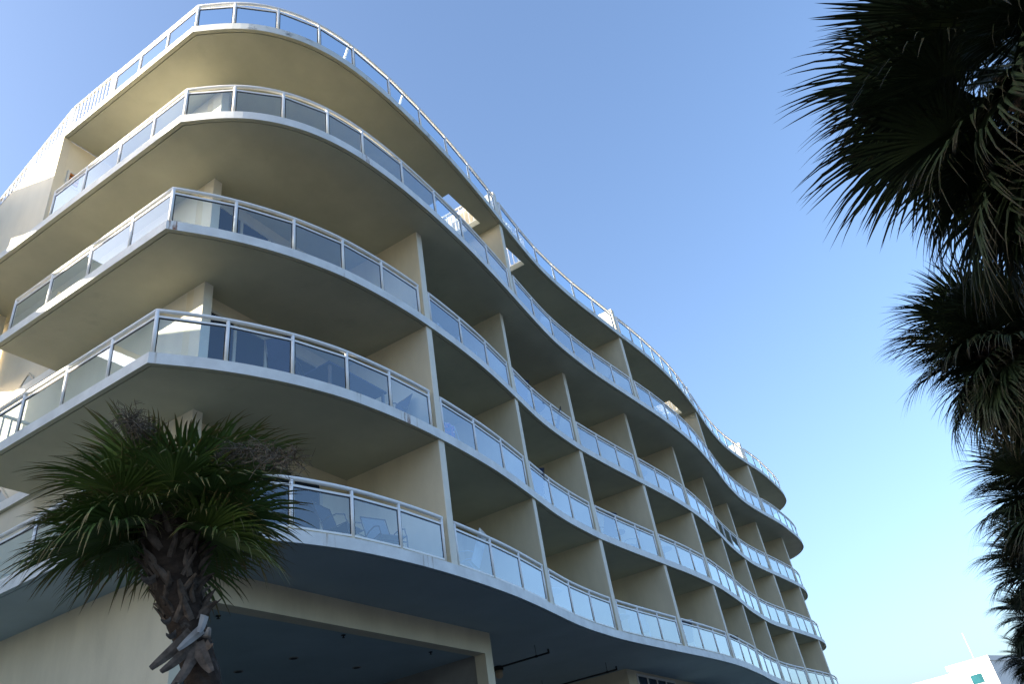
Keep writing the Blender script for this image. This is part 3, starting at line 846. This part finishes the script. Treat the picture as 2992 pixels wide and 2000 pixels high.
def strap(bm, p, q, sag, w, th, seed):
    rd = random.Random(seed); p, q = Vector(p), Vector(q); side = (q-p).cross(Vector((.5, .84, .2))).normalized()
    prev = None
    for i in range(8):
        s = i/7; c = p.lerp(q, s)+Vector((0, 0, sag*math.sin(s*PI))); ww = w*(1-.25*s-.35*s**3)
        bk = Vector((.5, .84, 0))*th; cur = [bm.verts.new(c+side*ww), bm.verts.new(c-bk*.6), bm.verts.new(c-side*ww), bm.verts.new(c+bk)]
        if prev:
            for k in range(4): bm.faces.new((prev[k], prev[(k+1) % 4], cur[(k+1) % 4], cur[k]))
        else: bm.faces.new(cur[::-1])
        prev = cur
    bm.faces.new(prev)

def flower_stalk(root, a, b, seed, spread=.24):
    """a dry branched stalk from a to b, bushy over its outer half"""
    rd = random.Random(seed); bm = B(); a, b = Vector(a), Vector(b); L = (b-a).length
    st = [a.lerp(b, s) + Vector((0, 0, .22*L*math.sin(s*PI)*(1-.3*s))) for s in [i/14 for i in range(15)]]
    tube(bm, st, [.012*(1-.05*i) for i in range(15)], 5)
    for i in range(6, 15):
        for _ in range(12):
            v = Vector((rd.uniform(-1, 1), rd.uniform(-1, 1), rd.uniform(-.8, .8))).normalized()
            l = spread*rd.uniform(.4, 1.1); p = st[i]
            m1 = p+v*l*.5+Vector((rd.uniform(-.03, .03), rd.uniform(-.03, .03), .02)); m2 = p+v*l+Vector((0, 0, -.10*l))
            tube(bm, [p, m1, m2], [.005, .004, .002], 3, cap=False)
            for _k in range(7):
                q = p.lerp(m2, rd.uniform(.25, 1)); u = Vector((rd.uniform(-1, 1), rd.uniform(-1, 1), rd.uniform(-1, .6))).normalized()
                tube(bm, [q, q+u*rd.uniform(.05, .13)], [.003, .0016], 3, cap=False)
    obj('flower_stalk', bm, M['stalk'], root)

def palm(name, base, top, label, size, meshes, n, rd_seed, rad=(.2, .17, .17, .2), mid=None, els=(80, -55), dead=0, boot_from=.6, clear=None, loc_group='cabbage palms by the hotel'):
    rd = random.Random(rd_seed)
    root = empty(name, base); tag(root, label, 'palm tree', loc_group)
    T = Vector(top)-Vector(base)
    path = [Vector((0, 0, -.05))] + ([Vector(m)-Vector(base) for m in mid] if mid else [T*.4+Vector((.05, 0, 0)), T*.8]) + [T]
    rr = list(rad)
    while len(rr) < len(path): rr.insert(1, rr[1])
    bm, out, rads = trunk_mesh(path, rr[:len(path)], rd, True, boot_from)
    obj('trunk', bm, [M['trunk'], M['boot']], root)
    for i in range(n):
        f = (i+.5)/n
        az = i*2.39996 + rd.uniform(-.25, .25)
        el = math.radians(els[0]+(els[1]-els[0])*(f**.85)) + rd.uniform(-.12, .12)
        if clear is not None and el < .25:          # lower fronds leave the side towards the road open: the trunk shows there
            dz = (az-clear+PI) % (2*PI)-PI
            if abs(dz) < .95: az = clear+(.95+.3*rd.random())*(1 if dz > 0 else -1)
        place_frond(root, meshes[i % len(meshes)], T+Vector((0, 0, .05-.25*f)), az, el, size*rd.uniform(.88, 1.08), rd.uniform(-.5, .5))
    for i in range(dead):
        az = i*2.39996*1.3+rd.uniform(-.3, .3)
        place_frond(root, FX[i % 3], T+Vector((0, 0, -.25-.25*(i % 3))), az, math.radians(rd.uniform(-85, -60)), size*.95, rd.uniform(-.6, .6), 'dead_frond')
    return root, T

# camera frame: right, up and forward of the photograph
CAM = Vector((-6.27028, -9.70695, ZC))
RGT = Vector((.53026133, -.83461895, -.14911115)); UPV = Vector((-.40673566, -.40473306, .81899771)); FWD = Vector((.74390122, .37363399, .55408358))
FPX = 2249.21
def at(px, py, depth):
    return CAM + (RGT*((px-1496)/FPX) + UPV*((1000-py)/FPX) + FWD)*depth

# the left palm stands between the camera and the near corner
D = 8.0
top = at(492, 1500, D)
hd = Vector((top.x-CAM.x, top.y-CAM.y, 0)); HD = hd.length; hd.normalize()
def upright(px, py, near=0.0):
    """point seen at that pixel in the upright plane through the palm, square to the line of sight"""
    r = at(px, py, 1)-CAM
    return CAM + r*((HD-near)/(r.x*hd.x+r.y*hd.y))
lo = upright(600, 1990)
mid = [lo+Vector((.05, -.05, -1.0)), lo, upright(563, 1885), upright(535, 1790), upright(512, 1690)]
root, T = palm('cabbage_palm', (mid[0].x+.05, mid[0].y-.05, 0), top, 'lone cabbage palm in front of the near corner with grey leaf boots', .80, FR, 44, 11,
               rad=(.2, .175, .16, .16, .17, .25, .25), mid=mid, els=(56, -6), boot_from=.79, clear=math.atan2(CAM.y-top.y, CAM.x-top.x))
base = Vector(root.location)
flower_stalk(root, T+Vector((0, 0, .1)), at(372, 1225, D-.75)-base, 3); flower_stalk(root, T+Vector((0, 0, .1)), at(860, 1345, D-.65)-base, 5, .26)
rd = random.Random(5)
hang = [((560, 1850), (440, 1955), .02, .045, 0), ((570, 1870), (470, 1965), .0, .04, 0), ((585, 1900), (500, 2010), .02, .035, 0), ((575, 1890), (520, 1998), .0, .04, 0),
        ((590, 1840), (520, 1900), .03, .035, 1), ((598, 1800), (580, 1850), .0, .03, 1), ((600, 1865), (612, 1835), .0, .03, 1), ((575, 1880), (618, 1965), .01, .05, 0),
        ((500, 1810), (470, 1812), 0, .02, 0), ((515, 1850), (485, 1855), 0, .025, 0), ((455, 1690), (412, 1690), 0, .03, 0), ((600, 1880), (622, 1885), 0, .03, 0)]
for i, (a, b, sag, w, pale) in enumerate(hang):
    bm = B()
    strap(bm, upright(*a, .17)-base, upright(*b, .27)-base, sag-.03, w*1.35, .02, i)
    obj('dead_leaf_base', bm, M['boot_pale'] if pale else M['boot'], root)

# the row of palms on the right runs parallel to the building
ROW = [((3070, 215), 4.9, .70, 96, 'nearest palm of the right hand row, crown filling the top right corner', 0, FD, -66),
       ((2925, 1000), 7.7, .58, 80, 'second palm of the right hand row, crown below the nearest one', 0, FE, -60),
       ((3110, 1435), 11.6, .78, 96, 'third palm of the right hand row with a dense shaggy crown', 20, FE, -80),
       ((3060, 1650), 16.5, .78, 80, 'fourth palm of the right hand row, low on the right edge', 20, FE, -80),
       ((3030, 1800), 22.5, .72, 64, 'fifth palm of the right hand row above the far white building', 20, FE, -80),
       ((3020, 1925), 29.0, .72, 56, 'farthest palm of the right hand row near the bottom corner', 16, FE, -80)]
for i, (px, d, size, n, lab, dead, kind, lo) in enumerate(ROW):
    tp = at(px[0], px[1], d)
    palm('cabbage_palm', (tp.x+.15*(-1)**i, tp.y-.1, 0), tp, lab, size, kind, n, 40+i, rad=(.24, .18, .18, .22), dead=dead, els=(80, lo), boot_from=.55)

# ------------------------------------------------------------------ far building
fb = empty('far_building', (0, 0, 0)); tag(fb, 'small bright white building with teal windows far off at the bottom right', 'building')
P0 = at(2885, 1917, 120); r1 = at(2768, 1950, 1)-CAM; P1 = CAM+r1*((P0.z-ZC)/r1.z)
zt = P0.z
d01 = Vector((P1.x-P0.x, P1.y-P0.y, 0)); P1 = Vector((P0.x, P0.y, 0))+d01
ex = d01.normalized(); W = d01.length; ey = Vector((ex.y, -ex.x, 0))
if ey.x < 0: ey = -ey
def fbox(bm, a0, a1, b0, b1, z0, z1):
    o = Vector((P0.x, P0.y, 0)); v = []
    for z in (z0, z1):
        for a, b in ((a0, b0), (a1, b0), (a1, b1), (a0, b1)): v.append(bm.verts.new(o+ex*a+ey*b+Vector((0, 0, z))))
    for q in ((0,3,2,1),(4,5,6,7),(0,1,5,4),(1,2,6,5),(2,3,7,6),(3,0,4,7)): bm.faces.new([v[i] for i in q])
bm = B(); fbox(bm, 0, W, 0, 14, 0, zt-.752); fbox(bm, W+.02, W+14, .5, 14, 0, zt-1.6); obj('wall', bm, M['far_white'], fb)
bm = B(); fbox(bm, -.12, W+.25, -.25, 14.3, zt-.75, zt); fbox(bm, W+.26, W+14.2, .3, 14.3, zt-1.6, zt-1.05); obj('roof', bm, M['far_white'], fb)
for k, (a, w, z0, z1) in enumerate(((1.95, 2.0, zt-3.5, zt-2.0), (.7, 1.0, zt-6, zt-4.2), (W+.6, 3.0, zt-4.4, zt-3.0))):
    bm = B(); fbox(bm, a, a+w, -.10 if k < 2 else .40, -.002 if k < 2 else .498, z0, z1); f = obj('window', bm, M['white_frame'], fb)
    bm = B(); fbox(bm, a+.08, a+w-.08, -.14 if k < 2 else .36, -.101 if k < 2 else .399, z0+.08, z1-.08); obj('window_pane', bm, M['teal_glass'], f)
bm = B(); o = P0+ex*2.6+ey*1; tube(bm, [(o.x, o.y, zt-.1), (o.x, o.y, zt+4.0)], .03, 5); tube(bm, [(o.x, o.y, zt+4.0), (o.x, o.y, zt+4.12)], .07, 6); obj('antenna', bm, M['white_metal'], fb)

# ------------------------------------------------------------------ ground
bm = B(); S_ = 1500
v = [bm.verts.new(p) for p in ((-S_, -S_, 0), (S_, -S_, 0), (S_, S_, 0), (-S_, S_, 0))]; bm.faces.new(v)
g = obj('ground', bm, M['asphalt']); tag(g, 'grey asphalt car park around the hotel', 'ground', kind='structure')

# ------------------------------------------------------------------ camera, sun, sky
cam = bpy.data.cameras.new('camera'); co = bpy.data.objects.new('camera', cam); COL.objects.link(co)
cam.sensor_fit = 'HORIZONTAL'; cam.sensor_width = 36; cam.lens = FPX/2992*36; cam.clip_end = 4000; cam.clip_start = .05
R_ = Matrix((RGT, UPV, -FWD)).transposed()
co.matrix_world = Matrix.Translation(CAM) @ R_.to_4x4()
SC.camera = co

EL = math.radians(16); AZ = math.radians(-45)            # sun behind and left of the building, low
sd = Vector((math.sin(AZ)*math.cos(EL), math.cos(AZ)*math.cos(EL), math.sin(EL)))
sun = bpy.data.lights.new('sun', 'SUN'); sun.energy = 5.0; sun.angle = math.radians(.5); sun.color = (1, .87, .66)
so = bpy.data.objects.new('sun', sun); COL.objects.link(so)
so.rotation_euler = (-sd).to_track_quat('-Z', 'Y').to_euler()

w = bpy.data.worlds.new('World'); SC.world = w; w.use_nodes = True
nt = w.node_tree; bg = nt.nodes['Background']
sky = nt.nodes.new('ShaderNodeTexSky'); sky.sky_type = 'NISHITA'; sky.sun_disc = False
sky.sun_elevation = EL; sky.sun_rotation = AZ; sky.altitude = 0; sky.air_density = 1.1; sky.dust_density = 4.0; sky.ozone_density = 2.7
wb = nt.nodes.new('ShaderNodeMix'); wb.data_type = 'RGBA'; wb.blend_type = 'MULTIPLY'; wb.inputs['Factor'].default_value = 1   # the camera's white balance
wb.inputs['B'].default_value = (.955, .962, 1.02, 1)
nt.links.new(sky.outputs['Color'], wb.inputs['A']); nt.links.new(wb.outputs['Result'], bg.inputs['Color']); bg.inputs['Strength'].default_value = .15
SC.view_settings.view_transform = 'Standard'; SC.view_settings.look = 'None'
SC.view_settings.exposure = 1.6; SC.view_settings.gamma = 1
cy = SC.cycles
cy.max_bounces = 10; cy.diffuse_bounces = 5; cy.glossy_bounces = 4; cy.transparent_max_bounces = 24; cy.transmission_bounces = 4
cy.use_denoising = True
try: cy.denoiser = 'OPENIMAGEDENOISE'
except Exception: pass
